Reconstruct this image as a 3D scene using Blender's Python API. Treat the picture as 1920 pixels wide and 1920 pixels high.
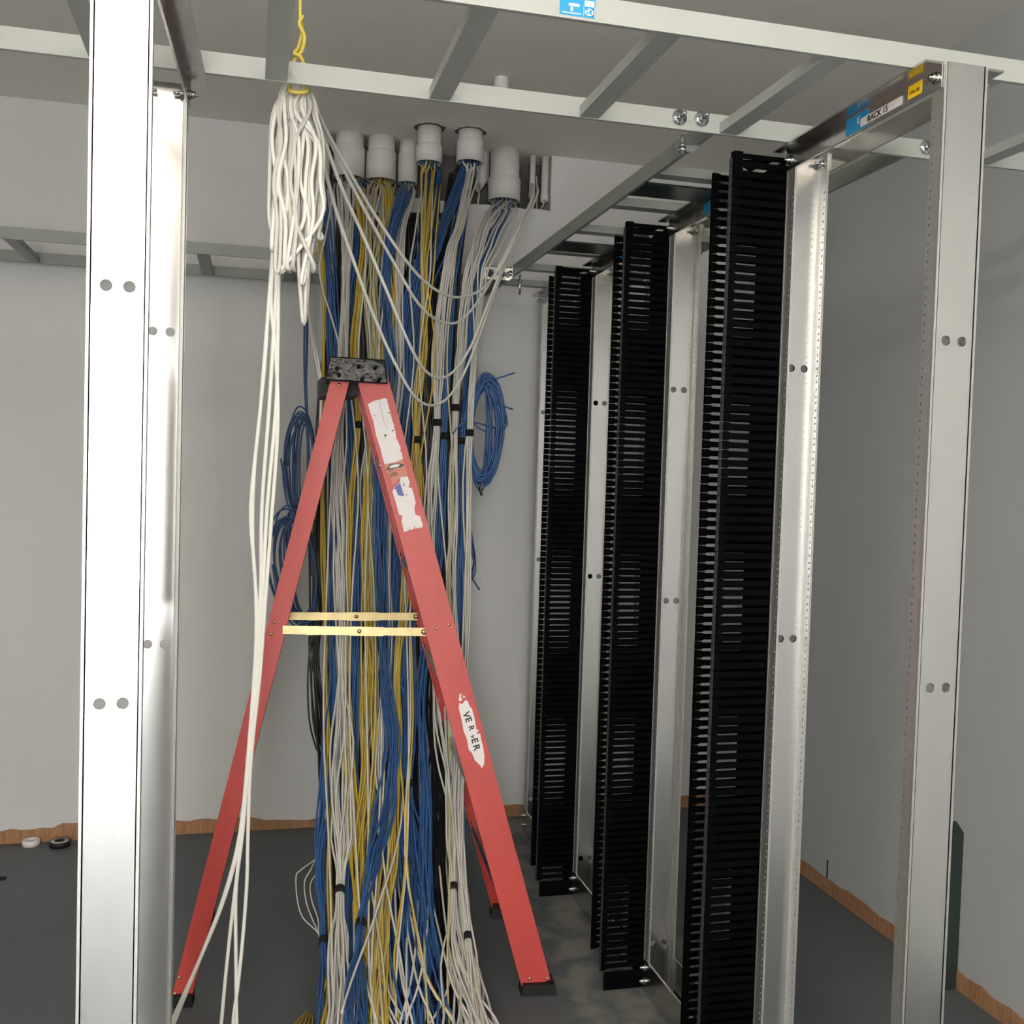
import bpy, bmesh, math, random
from mathutils import Vector, Matrix
random.seed(11)
for o in list(bpy.data.objects): bpy.data.objects.remove(o)
SC = bpy.context.scene
COL = SC.collection

# ------------------------------------------------------------------ camera
FPX, YAW, PITCH, ROLL, CH = 1943.84, 0.24853, -0.03794, 0.03037, 1.43642
def cam_axes():
    cy, sy = math.cos(YAW), math.sin(YAW); cp, sp = math.cos(PITCH), math.sin(PITCH)
    F = Vector((sy*cp, cy*cp, sp)); R0 = Vector((cy, -sy, 0)); U0 = R0.cross(F)
    c, s = math.cos(ROLL), math.sin(ROLL)
    return R0*c+U0*s, -R0*s+U0*c, F
CR, CU, CF = cam_axes(); CC = Vector((0, 0, CH))
cam = bpy.data.cameras.new('camera'); cam.sensor_width = 36; cam.lens = FPX/1920*36
cam.clip_start = .05; cam.clip_end = 60
co = bpy.data.objects.new('camera', cam); COL.objects.link(co)
co.matrix_world = Matrix(((CR.x, CU.x, -CF.x, 0), (CR.y, CU.y, -CF.y, 0), (CR.z, CU.z, -CF.z, CH), (0, 0, 0, 1)))
SC.camera = co

# ------------------------------------------------------------------ world, lights, exposure
w = bpy.data.worlds.new('world'); SC.world = w; w.use_nodes = True
w.node_tree.nodes['Background'].inputs[0].default_value = (.75, .82, .95, 1)
w.node_tree.nodes['Background'].inputs[1].default_value = .15
vs = SC.view_settings; vs.view_transform = 'Standard'; vs.look = 'None'; vs.gamma = 1; vs.exposure = 1.31
try: vs.use_curve_mapping = False
except Exception: pass
E_WINDOW, E_TUBE = 11.5, 17.0  # glow strength of the added window and tubes out of view

def area(name, loc, rot, sx, sy, power, color):
    l = bpy.data.lights.new(name, 'AREA'); l.shape = 'RECTANGLE'; l.size = sx; l.size_y = sy
    l.energy = power; l.color = color
    o = bpy.data.objects.new(name, l); COL.objects.link(o); o.location = loc; o.rotation_euler = rot
    return o

# ------------------------------------------------------------------ helpers
def ray(u, v): return CF + CR*((u-960)/FPX) - CU*((v-960)/FPX)
def at(u, v, Y):
    d = ray(u, v); return CC + d*(Y/d.y)
def on_plane(u, v, P, n):
    d = ray(u, v); return CC + d*((P-CC).dot(n)/d.dot(n))
def lin(c): return tuple((x/12.92 if x <= .04045 else ((x+.055)/1.055)**2.4) for x in [y/255 for y in c]) + (1,)

MATS = {}
def mat(name, rgb, rough=.5, metal=0, noise=0, nscale=8, spec=.5, bump=0, bscale=60, coat=0, rough_noise=0, stretch=None):
    m = bpy.data.materials.new(name); m.use_nodes = True; nt = m.node_tree; b = nt.nodes['Principled BSDF']
    c = lin(rgb)
    b.inputs['Base Color'].default_value = c; b.inputs['Roughness'].default_value = rough
    b.inputs['Metallic'].default_value = metal; b.inputs['Specular IOR Level'].default_value = spec
    if coat: b.inputs['Coat Weight'].default_value = coat; b.inputs['Coat Roughness'].default_value = .08
    if noise or bump or rough_noise:
        tc = nt.nodes.new('ShaderNodeTexCoord'); mp = nt.nodes.new('ShaderNodeMapping')
        nt.links.new(tc.outputs['Object'], mp.inputs[0])
        if stretch: mp.inputs['Scale'].default_value = stretch
    if noise:
        n = nt.nodes.new('ShaderNodeTexNoise'); n.inputs['Scale'].default_value = nscale; n.inputs['Detail'].default_value = 5
        nt.links.new(mp.outputs[0], n.inputs['Vector'])
        r = nt.nodes.new('ShaderNodeMapRange'); r.inputs[1].default_value = .3; r.inputs[2].default_value = .7
        r.inputs[3].default_value = 1-noise; r.inputs[4].default_value = 1+noise
        nt.links.new(n.outputs['Fac'], r.inputs[0])
        mx = nt.nodes.new('ShaderNodeVectorMath'); mx.operation = 'SCALE'; mx.inputs[0].default_value = c[:3]
        nt.links.new(r.outputs[0], mx.inputs['Scale']); nt.links.new(mx.outputs[0], b.inputs['Base Color'])
    if rough_noise:
        n = nt.nodes.new('ShaderNodeTexNoise'); n.inputs['Scale'].default_value = nscale*1.7; n.inputs['Detail'].default_value = 4
        nt.links.new(mp.outputs[0], n.inputs['Vector'])
        r = nt.nodes.new('ShaderNodeMapRange'); r.inputs[1].default_value = .3; r.inputs[2].default_value = .7
        r.inputs[3].default_value = max(.02, rough-rough_noise); r.inputs[4].default_value = rough+rough_noise
        nt.links.new(n.outputs['Fac'], r.inputs[0]); nt.links.new(r.outputs[0], b.inputs['Roughness'])
    if bump:
        n = nt.nodes.new('ShaderNodeTexNoise'); n.inputs['Scale'].default_value = bscale; n.inputs['Detail'].default_value = 4
        nt.links.new(mp.outputs[0], n.inputs['Vector'])
        bp = nt.nodes.new('ShaderNodeBump'); bp.inputs['Strength'].default_value = bump; bp.inputs['Distance'].default_value = .01
        nt.links.new(n.outputs['Fac'], bp.inputs['Height']); nt.links.new(bp.outputs[0], b.inputs['Normal'])
    MATS[name] = m; return m

def emis(name, rgb, s):
    m = bpy.data.materials.new(name); m.use_nodes = True; b = m.node_tree.nodes['Principled BSDF']
    b.inputs['Base Color'].default_value = lin(rgb); b.inputs['Emission Color'].default_value = lin(rgb)
    b.inputs['Emission Strength'].default_value = s; return m

M_wall = mat('painted_drywall', (203, 202, 200), .75, noise=.035, nscale=2.2, bump=.12, bscale=35, stretch=(1, 1, .35))
M_ceil = mat('painted_ceiling', (234, 230, 222), .8, noise=.02, nscale=3, bump=.1, bscale=60)
M_wallr = mat('grey_drywall', (178, 180, 180), .6, noise=.07, nscale=2.0, bump=.1, bscale=35, stretch=(1, 1, .25))
M_alu = mat('extruded_aluminium', (214, 213, 211), .25, 1, noise=.012, nscale=3, rough_noise=.02, stretch=(6, 6, 1))
M_aluf = mat('grained_aluminium_flange', (205, 204, 201), .5, 1, noise=.05, nscale=90, bump=.08, bscale=300)
M_alu_s = mat('shiny_aluminium', (222, 220, 214), .2, 1, noise=.06, nscale=14, rough_noise=.08)
M_angle = mat('brushed_aluminium_angle', (190, 188, 184), .22, 1, noise=.05, nscale=10, rough_noise=.06)
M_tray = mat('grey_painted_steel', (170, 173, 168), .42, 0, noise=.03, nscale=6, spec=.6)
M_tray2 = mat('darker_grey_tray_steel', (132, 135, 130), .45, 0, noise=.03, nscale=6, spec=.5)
M_zinc = mat('zinc_plated_steel', (205, 208, 210), .22, 1)
M_black = mat('black_moulded_plastic', (4, 5, 6), .55, 0, spec=.04)
M_blackg = mat('dark_grey_plastic', (52, 54, 60), .35, 0)
M_cap = mat('black_glossy_cap', (12, 15, 16), .15, 0, bump=.6, bscale=9, spec=.22)
M_red = mat('red_fibreglass', (186, 62, 56), .45, 0, noise=.07, nscale=30, bump=.05, bscale=200, stretch=(1, 1, .3))
M_yzinc = mat('yellow_zinc_steel', (180, 162, 120), .36, 1, noise=.14, nscale=20)
M_brass = mat('brass_rivet', (200, 175, 130), .3, 1)
M_pvc = mat('dusty_white_pvc', (205, 202, 198), .65, 0, noise=.07, nscale=18, bump=.25, bscale=60)
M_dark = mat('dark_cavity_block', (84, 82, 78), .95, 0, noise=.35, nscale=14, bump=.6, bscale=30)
M_wood = mat('raw_plywood_edge', (160, 118, 84), .8, 0, noise=.25, nscale=25, stretch=(4, 4, .6))
M_blue = mat('blue_cable_jacket', (50, 90, 142), .42, 0, spec=.5)
M_dblue = mat('dark_blue_cable_jacket', (38, 70, 114), .42, 0, spec=.5)
M_white = mat('white_cable_jacket', (200, 196, 188), .45, 0)
M_whiteb = mat('bright_white_cable_jacket', (226, 223, 214), .45, 0)
M_yel = mat('yellow_cable_jacket', (192, 162, 60), .45, 0)
M_pyel = mat('pale_yellow_cable_jacket', (190, 180, 132), .45, 0)
M_blk = mat('black_cable_jacket', (22, 23, 26), .3, 0, spec=.6)
M_grn = mat('green_cable_jacket', (70, 110, 62), .45, 0)
M_tie = mat('black_hook_and_loop', (14, 14, 15), .9, 0)
M_label = mat('white_label_paper', (226, 218, 216), .6, 0, noise=.03, nscale=40)
M_labelb = mat('blue_label_print', (22, 150, 205), .35, 0)
M_labely = mat('yellow_label_print', (246, 200, 20), .4, 0)
M_ink = mat('black_ink', (24, 24, 28), .5, 0)
M_inkb = mat('purple_blue_ink', (84, 84, 160), .5, 0)
M_tan = mat('faded_tan_label', (196, 128, 108), .6, 0)
M_cord = mat('yellow_nylon_cord', (232, 208, 92), .6, 0)
M_rubber = mat('black_rubber', (20, 20, 20), .6, 0)
M_board = mat('dark_green_steel', (40, 50, 46), .35, 0)
M_lightfix = emis('added_tube_glow', (255, 247, 234), E_TUBE)
M_window_glow = emis('added_window_glow', (250, 250, 248), E_WINDOW)

# floor: dark painted concrete with paler bare patches under the racks
def floor_mat():
    m = bpy.data.materials.new('concrete_floor'); m.use_nodes = True; nt = m.node_tree; b = nt.nodes['Principled BSDF']
    N = nt.nodes.new; L = nt.links.new
    tc = N('ShaderNodeTexCoord'); sp = N('ShaderNodeSeparateXYZ'); L(tc.outputs['Object'], sp.inputs[0])
    n1 = N('ShaderNodeTexNoise'); n1.inputs['Scale'].default_value = 2.2; n1.inputs['Detail'].default_value = 6; L(tc.outputs['Object'], n1.inputs['Vector'])
    n2 = N('ShaderNodeTexNoise'); n2.inputs['Scale'].default_value = 9; n2.inputs['Detail'].default_value = 6; L(tc.outputs['Object'], n2.inputs['Vector'])
    base = N('ShaderNodeMix'); base.data_type = 'RGBA'
    base.inputs[6].default_value = lin((80, 87, 91)); base.inputs[7].default_value = lin((99, 104, 107)); L(n1.outputs['Fac'], base.inputs[0])
    # strip between x .88 and 1.30 is bare grey concrete
    a = N('ShaderNodeMapRange'); a.interpolation_type = 'SMOOTHSTEP'; a.inputs[1].default_value = .80; a.inputs[2].default_value = .93; L(sp.outputs[0], a.inputs[0])
    c = N('ShaderNodeMapRange'); c.interpolation_type = 'SMOOTHSTEP'; c.inputs[1].default_value = 1.45; c.inputs[2].default_value = 1.25; L(sp.outputs[0], c.inputs[0])
    mu = N('ShaderNodeMath'); mu.operation = 'MULTIPLY'; L(a.outputs[0], mu.inputs[0]); L(c.outputs[0], mu.inputs[1])
    r2 = N('ShaderNodeMapRange'); r2.inputs[1].default_value = .42; r2.inputs[2].default_value = .56; L(n2.outputs['Fac'], r2.inputs[0])
    mu2 = N('ShaderNodeMath'); mu2.operation = 'MULTIPLY'; L(mu.outputs[0], mu2.inputs[0]); L(r2.outputs[0], mu2.inputs[1])
    mx = N('ShaderNodeMix'); mx.data_type = 'RGBA'; L(mu2.outputs[0], mx.inputs[0]); L(base.outputs[2], mx.inputs[6]); mx.inputs[7].default_value = lin((128, 126, 120))
    L(mx.outputs[2], b.inputs['Base Color']); b.inputs['Roughness'].default_value = .55
    bp = N('ShaderNodeBump'); bp.inputs['Strength'].default_value = .15; L(n2.outputs['Fac'], bp.inputs['Height']); L(bp.outputs[0], b.inputs['Normal'])
    return m
M_floor = floor_mat()

class MB:
    def __init__(s): s.v = []; s.f = []; s.sm = []
    def add(s, vs, fs, smooth=False):
        k = len(s.v); s.v += [tuple(v) for v in vs]; s.f += [tuple(i+k for i in f) for f in fs]; s.sm += [smooth]*len(fs); return s
    def box(s, x0, x1, y0, y1, z0, z1):
        v = [(x, y, z) for z in (z0, z1) for y in (y0, y1) for x in (x0, x1)]
        return s.add(v, [(0, 2, 3, 1), (4, 5, 7, 6), (0, 1, 5, 4), (2, 6, 7, 3), (0, 4, 6, 2), (1, 3, 7, 5)])
    def hexa(s, c8):   # 4 bottom ccw + 4 top
        return s.add(c8, [(3, 2, 1, 0), (4, 5, 6, 7), (0, 1, 5, 4), (1, 2, 6, 5), (2, 3, 7, 6), (3, 0, 4, 7)])
    def tube(s, pts, r, n=6, caps=True, flat=1.0):
        pts = [Vector(p) for p in pts]
        t0 = (pts[1]-pts[0]).normalized(); up = Vector((0, 1, 0)) if abs(t0.y) < .9 else Vector((1, 0, 0))
        a = t0.cross(up).normalized(); vs = []; m = len(pts)
        for i, p in enumerate(pts):
            t = (pts[min(i+1, m-1)]-pts[max(i-1, 0)]).normalized()
            a = (a - t*a.dot(t)).normalized(); b = t.cross(a)
            for k in range(n):
                an = 2*math.pi*k/n; vs.append(p + a*(r*math.cos(an)) + b*(r*flat*math.sin(an)))
        fs = [(i*n+k, i*n+(k+1) % n, (i+1)*n+(k+1) % n, (i+1)*n+k) for i in range(m-1) for k in range(n)]
        if caps: fs += [tuple(range(n))[::-1], tuple((m-1)*n+k for k in range(n))]
        return s.add(vs, fs, True)
    def cyl(s, p, q, r, n=16): return s.tube([p, q], r, n)
    def lathe(s, prof, cx, cy, n=32):   # prof list of (r,z)
        vs = [(cx+r*math.cos(2*math.pi*k/n), cy+r*math.sin(2*math.pi*k/n), z) for r, z in prof for k in range(n)]
        fs = [(i*n+k, i*n+(k+1) % n, (i+1)*n+(k+1) % n, (i+1)*n+k) for i in range(len(prof)-1) for k in range(n)]
        return s.add(vs, fs, True)
    def poly(s, pts, thick, nrm):
        n = len(pts); pts = [Vector(p) for p in pts]; nrm = Vector(nrm)
        vs = pts + [p+nrm*thick for p in pts]
        fs = [tuple(range(n))[::-1], tuple(range(n, 2*n))] + [(i, (i+1) % n, n+(i+1) % n, n+i) for i in range(n)]
        return s.add(vs, fs)
    def plate(s, O, A, B, N, la, lb, t, holes, cell, n=12):
        """plate from corner O along A (la) and B (lb), thickness t along N, round holes (a,b,r)"""
        O, A, B, N = Vector(O), Vector(A), Vector(B), Vector(N)
        al = sorted({0, la} | {round(h[0]+d, 5) for h in holes for d in (-cell, cell)})
        bl = sorted({0, lb} | {round(h[1]+d, 5) for h in holes for d in (-cell, cell)})
        hm = {(round(h[0]-cell, 5), round(h[1]-cell, 5)): h for h in holes}
        P = lambda a, b, c: O+A*a+B*b+N*c
        for i in range(len(al)-1):
            for j in range(len(bl)-1):
                a0, a1, b0, b1 = al[i], al[i+1], bl[j], bl[j+1]; h = hm.get((round(a0, 5), round(b0, 5)))
                if not h:
                    s.add([P(a0, b0, 0), P(a1, b0, 0), P(a1, b1, 0), P(a0, b1, 0), P(a0, b0, t), P(a1, b0, t), P(a1, b1, t), P(a0, b1, t)], [(3, 2, 1, 0), (4, 5, 6, 7)])
                else:
                    sq = []; ci = []
                    for k in range(n):
                        an = 2*math.pi*k/n+math.pi/4; c_, s_ = math.cos(an), math.sin(an); mx = max(abs(c_), abs(s_))
                        sq.append((h[0]+cell*c_/mx, h[1]+cell*s_/mx)); ci.append((h[0]+h[2]*c_, h[1]+h[2]*s_))
                    vs = [P(a, b, 0) for a, b in sq]+[P(a, b, 0) for a, b in ci]+[P(a, b, t) for a, b in sq]+[P(a, b, t) for a, b in ci]
                    fs = []
                    for k in range(n):
                        k2 = (k+1) % n
                        fs += [(k, n+k, n+k2, k2), (2*n+k, 2*n+k2, 3*n+k2, 3*n+k), (n+k, 3*n+k, 3*n+k2, n+k2)]
                    s.add(vs, fs)
        s.add([P(0, 0, 0), P(la, 0, 0), P(la, lb, 0), P(0, lb, 0), P(0, 0, t), P(la, 0, t), P(la, lb, t), P(0, lb, t)], [(0, 1, 5, 4), (1, 2, 6, 5), (2, 3, 7, 6), (3, 0, 4, 7)])
        return s
    def mesh(s, name, m):
        me = bpy.data.meshes.new(name); me.from_pydata(s.v, [], s.f); me.polygons.foreach_set('use_smooth', s.sm)
        me.materials.append(m); me.update(); return me
    def build(s, name, m, parent=None, origin=None):
        me = s.mesh(name, m)
        bm = bmesh.new(); bm.from_mesh(me); bmesh.ops.recalc_face_normals(bm, faces=bm.faces); bm.to_mesh(me); bm.free()
        if origin is not None: me.transform(Matrix.Translation(-Vector(origin)))
        o = bpy.data.objects.new(name, me); COL.objects.link(o)
        if origin is not None: o.location = origin
        if parent: o.parent = parent; o.matrix_parent_inverse = parent.matrix_world.inverted() if parent.type == 'EMPTY' and False else Matrix()
        return o

def tag(o, label=None, cat=None, group=None, kind=None):
    if label: o['label'] = label
    if cat: o['category'] = cat
    if group: o['group'] = group
    if kind: o['kind'] = kind
    return o
def thing(name, label, cat, group=None):
    """Empty at the origin of the room; parts keep room coordinates"""
    o = bpy.data.objects.new(name, None); COL.objects.link(o); o.empty_display_size = .05
    return tag(o, label, cat, group)
def struct(mb, name, m): return tag(mb.build(name, m), kind='structure')
def copy_tree(o, off, parent=None):
    c = o.copy(); COL.objects.link(c)
    if parent is None: c.location = o.location + Vector(off)
    else: c.parent = parent
    for ch in [x for x in KIDS.get(o.name, [])]: copy_tree(ch, off, c)
    return c
KIDS = {}
def kids(root):
    KIDS.clear()
    for o in bpy.data.objects:
        if o.parent: KIDS.setdefault(o.parent.name, []).append(o)

def text_mesh(body, size, origin, xdir, ydir, m, name='lettering', parent=None, extrude=.0003, label=None, sx=1, ofs=.012):
    cu = bpy.data.curves.new('t', 'FONT'); cu.body = body; cu.size = size; cu.extrude = extrude; cu.offset = size*ofs
    to = bpy.data.objects.new('t', cu); COL.objects.link(to)
    dg = bpy.context.evaluated_depsgraph_get(); me = bpy.data.meshes.new_from_object(to.evaluated_get(dg))
    bpy.data.objects.remove(to); bpy.data.curves.remove(cu)
    X = Vector(xdir).normalized(); Y = Vector(ydir).normalized(); Z = X.cross(Y)
    me.transform(Matrix(((X.x*sx, Y.x, Z.x, origin[0]), (X.y*sx, Y.y, Z.y, origin[1]), (X.z*sx, Y.z, Z.z, origin[2]), (0, 0, 0, 1))))
    me.materials.clear(); me.materials.append(m)
    o = bpy.data.objects.new(name, me); COL.objects.link(o)
    if parent: o.parent = parent
    if label: o['label'] = label
    return o

def bolt(p, d, r=.009, name='bolt', parent=None, m=None, washer=.013, length=.012, stud=0):
    """hex head with washer; p on surface, d outward"""
    p = Vector(p); d = Vector(d).normalized(); mb = MB()
    mb.cyl(p, p+d*.002, washer, 20); mb.tube([p+d*.002, p+d*(.002+length*.6)], r, 6)
    mb.cyl(p+d*(.002+length*.6), p+d*(.002+length+stud), r*.5, 10)
    return mb.build(name, m or M_zinc, parent)

# ------------------------------------------------------------------ room
XL_, XR_, YN, YB, HC = -2.6, 1.99, -3.2, 4.145, 2.74
struct(MB().box(XL_-.1, XR_+.1, YN-.1, YB+.3, -.1, 0), 'floor', M_floor)
struct(MB().box(XL_-.1, XR_+.1, YN-.1, YB+.3, HC, HC+.1), 'ceiling', M_ceil)
struct(MB().box(XR_, XR_+.1, YN, YB+.3, 0, HC), 'wall_right', M_wallr)
struct(MB().box(XL_-.1, XL_, YN, YB+.3, 0, HC), 'wall_left', M_wall)
# back wall with the broken-out recess for the conduits
HX0, HX1, HZ0 = .115, 1.176, 2.515
bw = MB()
bw.box(XL_, HX0, YB, YB+.2, 0, HC).box(HX1, XR_, YB, YB+.2, 0, HC)
edge = [(HX0, HZ0+.005)]
n = 40
for i in range(1, n): edge.append((HX0+(HX1-HX0)*i/n, HZ0+random.uniform(-.003, .004)+(.03 if i < 6 else 0)))
edge.append((HX1, HZ0))
bw.poly([(HX0, YB, 0)]+[(x, YB, z) for x, z in edge]+[(HX1, YB, 0)], .2, (0, 1, 0))
struct(bw, 'wall_back', M_wall)
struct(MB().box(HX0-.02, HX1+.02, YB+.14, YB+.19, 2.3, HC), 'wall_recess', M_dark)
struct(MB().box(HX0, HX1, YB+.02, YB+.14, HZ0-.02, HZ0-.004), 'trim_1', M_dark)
# rear wall behind the viewer; unseen window added for bright reflections on the posts
WX0, WX1, WZ0, WZ1 = -1.05, -.12, .3, 2.6
rw = MB(); rw.box(XL_, WX0, YN-.1, YN, 0, HC).box(WX1, XR_, YN-.1, YN, 0, HC).box(WX0, WX1, YN-.1, YN, 0, WZ0).box(WX0, WX1, YN-.1, YN, WZ1, HC)
struct(rw, 'wall_front', M_wall)
wn = struct(MB().box(WX0, WX1, YN-.08, YN-.07, WZ0, WZ1), 'added_window_1', M_window_glow)
fr = MB()
for x in (WX0, (WX0+WX1)/2-.02, WX1-.04): fr.box(x, x+.04, YN-.07, YN-.02, WZ0, WZ1)
fr.box(WX0, WX1, YN-.07, YN-.02, WZ0, WZ0+.04).box(WX0, WX1, YN-.07, YN-.02, WZ1-.04, WZ1)
fr.build('added_window_frame', M_tray, wn)

# raw wood strip left bare along the foot of the walls
def strip(name, pts_fn, m, n, h_fn, thick):
    mb = MB(); top = []; bot = []
    for i in range(n+1):
        t = i/n; p = pts_fn(t); bot.append(p); top.append(p+Vector((0, 0, h_fn(t))))
    mb.poly(bot+top[::-1], 1, thick); return struct(mb, name, m)
def hb(t):
    x = XL_+(XR_-XL_)*t
    if x < -.68: b = .050
    elif x < -.2: b = .068 if x < -.5 else .055
    elif x < .05: b = .052
    elif x < .9: b = .034
    else: b = .05
    return b+random.uniform(-.004, .005)
strip('baseboard_back', lambda t: Vector((XL_+(XR_-XL_)*t, YB, 0)), M_wood, 130, hb, Vector((0, -.004, 0)))
strip('baseboard_right', lambda t: Vector((XR_, 1.0+(YB-1.0)*t, 0)), M_wood, 90, lambda t: .052+random.uniform(-.006, .006), Vector((-.004, 0, 0)))

# ------------------------------------------------------------------ unseen fluorescent fittings, added to light the ceiling, racks and posts
def fixture(x, y, lab, along='x'):
    t = thing('added_ceiling_light', lab, 'ceiling light', 'added unseen fluorescent lights behind the viewer')
    def P(a, b, z): return (x+a, y+b, z) if along == 'x' else (x+b, y+a, z)
    def B(mb, a0, a1, b0, b1, z0, z1): p, q = P(a0, b0, z0), P(a1, b1, z1); return mb.box(min(p[0], q[0]), max(p[0], q[0]), min(p[1], q[1]), max(p[1], q[1]), z0, z1)
    h = B(MB(), -.62, .62, -.02, .02, 2.50, 2.53)
    for a in (-.5, .5): h.cyl(P(a, 0, 2.53), P(a, 0, HC-.001), .006, 8)
    h.build('housing', M_tray, t)
    for dy in (-.06, .06): MB().cyl(P(-.6, dy, 2.50), P(.6, dy, 2.50), .019, 12).build('tube', M_lightfix, t)
    B(B(MB(), -.62, -.602, -.085, .085, 2.475, 2.53), .602, .62, -.085, .085, 2.475, 2.53).build('end_cap', M_tray, t)
fixture(.6, -.35, 'added unseen fluorescent light hanging nearest the racks')
fixture(-.5, .05, 'added unseen fluorescent light hanging over the left, nearer the viewer', 'y')
fixture(-.6, -1.9, 'added unseen fluorescent light hanging before the added window', 'y')

# ------------------------------------------------------------------ equipment racks
RH, RW, CW = 2.134, .515, .079
def make_upright(x, y, s, parent, hole_z, name='upright'):
    """channel: outer web at y, flanges towards +y*s"""
    mb = MB(); t = .005
    x0, x1 = x-CW/2, x+CW/2
    holes = []
    for z in hole_z:
        for dx in (-.0153, .0153): holes.append((CW/2+dx, z, .0085))
    mb.plate((x0, y, 0), (1, 0, 0), (0, 0, 1), (0, s, 0), CW, RH, t, holes, .0125, 20)
    nweb = len(mb.f); fl = []; z = .06; k = 0
    while z < 2.05:
        fl.append((.026, z, .0026)); z += (.0159, .0159, .0127)[k % 3]; k += 1
    for fx, nx in ((x0, 1), (x1, -1)):
        mb.plate((fx, y, 0), (0, s, 0), (0, 0, 1), (nx, 0, 0), .032, RH, t, fl, .0045, 8)
        # extrusion beads
        mb.box(fx+nx*-.0012, fx+nx*.003, min(y-s*.0012, y+s*.003), max(y-s*.0012, y+s*.003), 0, RH)
        mb.box(min(fx+nx*.005, fx+nx*.009), max(fx+nx*.005, fx+nx*.009), min(y+s*.005, y+s*.008), max(y+s*.005, y+s*.008), 0, RH)
    o = mb.build(name, M_alu, parent); o.data.materials.append(M_aluf)
    for i, p in enumerate(o.data.polygons): p.material_index = 0 if i < nweb else 1
    return o

def make_rack(x, y0, label, hole_z=(1.095, 1.678, .13), base=True, xf=None, yf=None, dark=False):
    t = thing('equipment_rack', label, 'rack', 'open two-post equipment racks')
    xf = x if xf is None else xf; y1 = y0+RW if yf is None else yf
    make_upright(x, y0, 1, t, hole_z); make_upright(xf, y1, -1, t, hole_z)
    for sx in (-1, 1):
        fx = x+sx*CW/2; fx2 = xf+sx*CW/2; a = MB()
        ya, yb = y0+.004, y1-.0
        # vertical leg outside the flange, horizontal leg outward
        def sk(px, py): return px+(fx2-fx)*(py-y0)/(y1-y0)
        for (xa, xb, za, zb) in ((fx, fx+sx*.004, RH-.041, RH), (fx+sx*.004, fx+sx*.036, RH-.004, RH)):
            lo, hi = min(xa, xb), max(xa, xb)
            a.hexa([(lo, ya, za), (hi, ya, za), (sk(hi, yb), yb, za), (sk(lo, yb), yb, za), (lo, ya, zb), (hi, ya, zb), (sk(hi, yb), yb, zb), (sk(lo, yb), yb, zb)])
        ang = a.build('top_angle', M_angle, t)
        for yy, xx in ((y0+.018, fx), (y1-.018, fx2)):
            bolt((xx+sx*.004, yy, RH-.022), (sx, 0, 0), .007, 'bolt', ang, washer=.010)
            bolt((xx-sx*.005, yy, RH-.022), (-sx, 0, 0), .007, 'bolt', ang, washer=.010, stud=.006)
        if base:
            b = MB()
            b.box(min(fx, fx+sx*.005), max(fx, fx+sx*.005), y0+.002, y1-.002, 0, .092)
            b.box(min(fx, fx+sx*.0-sx*.0), max(fx, fx+sx*.075), y0+.002, y1-.002, 0, .006)
            ba = b.build('base_angle', M_alu, t)
            for yy in (y0+.018, y1-.018):
                for zz in (.07, .032): bolt((fx+sx*.005, yy, zz), (sx, 0, 0), .007, 'bolt', ba, washer=.010)
    return t, ang

XRK = 1.1346
YS = [1.5085+.6478*k for k in range(4)]
rack15, _ = make_rack(XRK, YS[0], 'aluminium rack on the right labelled RACK 15, nearest of its row')
make_rack(XRK+.004, YS[1]+.0, 'aluminium rack second in the right row, between first and second black cable managers')
make_rack(XRK, YS[2], 'aluminium rack third in the right row, between second and third black cable managers')
make_rack(XRK, YS[3], 'aluminium rack furthest back in the right row, behind the third black cable manager')
make_rack(-.1825, 1.5376, 'lone aluminium rack at the left with its near post blown bright', xf=-.164, yf=2.0405)
# a small dark hole plug look is left to the real openings

# labels on the RACK 15 top angle (front leg, x = fx-.004)
front15 = [c for c in bpy.data.objects if c.parent == rack15 and c.name.startswith('top_angle')][0]
FX = XRK-CW/2-.004
def quad_x(mb, x, y0, y1, z0, z1, t=.0006, sk=0):
    mb.poly([(x, y0, z0), (x, y1, z0), (x, y1+sk, z1), (x, y0+sk, z1)], t, (-1, 0, 0)); return mb
lb = quad_x(MB(), FX, 1.795, 1.722, 2.096, 2.127).build('maker_label', M_labelb, front15); lb['label'] = 'blue maker sticker partly covered by the white rack label'
lo_ = MB(); 
for (a, b_, c_, d_) in ((1.757, 1.7545, 2.108, 2.121), (1.757, 1.747, 2.1195, 2.121), (1.757, 1.747, 2.108, 2.1095), (1.752, 1.7505, 2.108, 2.117)): quad_x(lo_, FX-.0007, a, b_, c_, d_, .0003)
lo_.build('label_logo', M_label, lb)
wl = quad_x(MB(), FX-.0007, 1.745, 1.618, 2.099, 2.1145).build('rack_label', M_label, front15); wl['label'] = 'white paper label reading RACK 15'
text_mesh('RACK 15', .0155, (FX-.0016, 1.722, 2.1015), (0, -1, 0), (0, 0, 1), M_ink, 'lettering', wl, sx=1.05)
yl = quad_x(MB(), FX-.0001, 1.602, 1.564, 2.101, 2.1235).build('circuit_label', M_labely, front15); yl['label'] = 'small yellow label printed 1TA1.05'
text_mesh('1TA1.05', .0085, (FX-.001, 1.599, 2.1075), (0, -1, 0), (0, 0, 1), M_ink, 'lettering', yl, ofs=0)

# same blue sticker on the next racks' front angles
for k in (1, 2):
    rk = [o for o in bpy.data.objects if o.name == 'equipment_rack.%03d' % k][0]
    fa = [c for c in bpy.data.objects if c.parent == rk and c.name.startswith('top_angle')][0]
    s = quad_x(MB(), FX+(.0039 if k == 1 else -.0001)-.0002, YS[k]+.29, YS[k]+.215, 2.097, 2.127).build('maker_label', M_labelb, fa); s['label'] = 'blue maker sticker'

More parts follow.
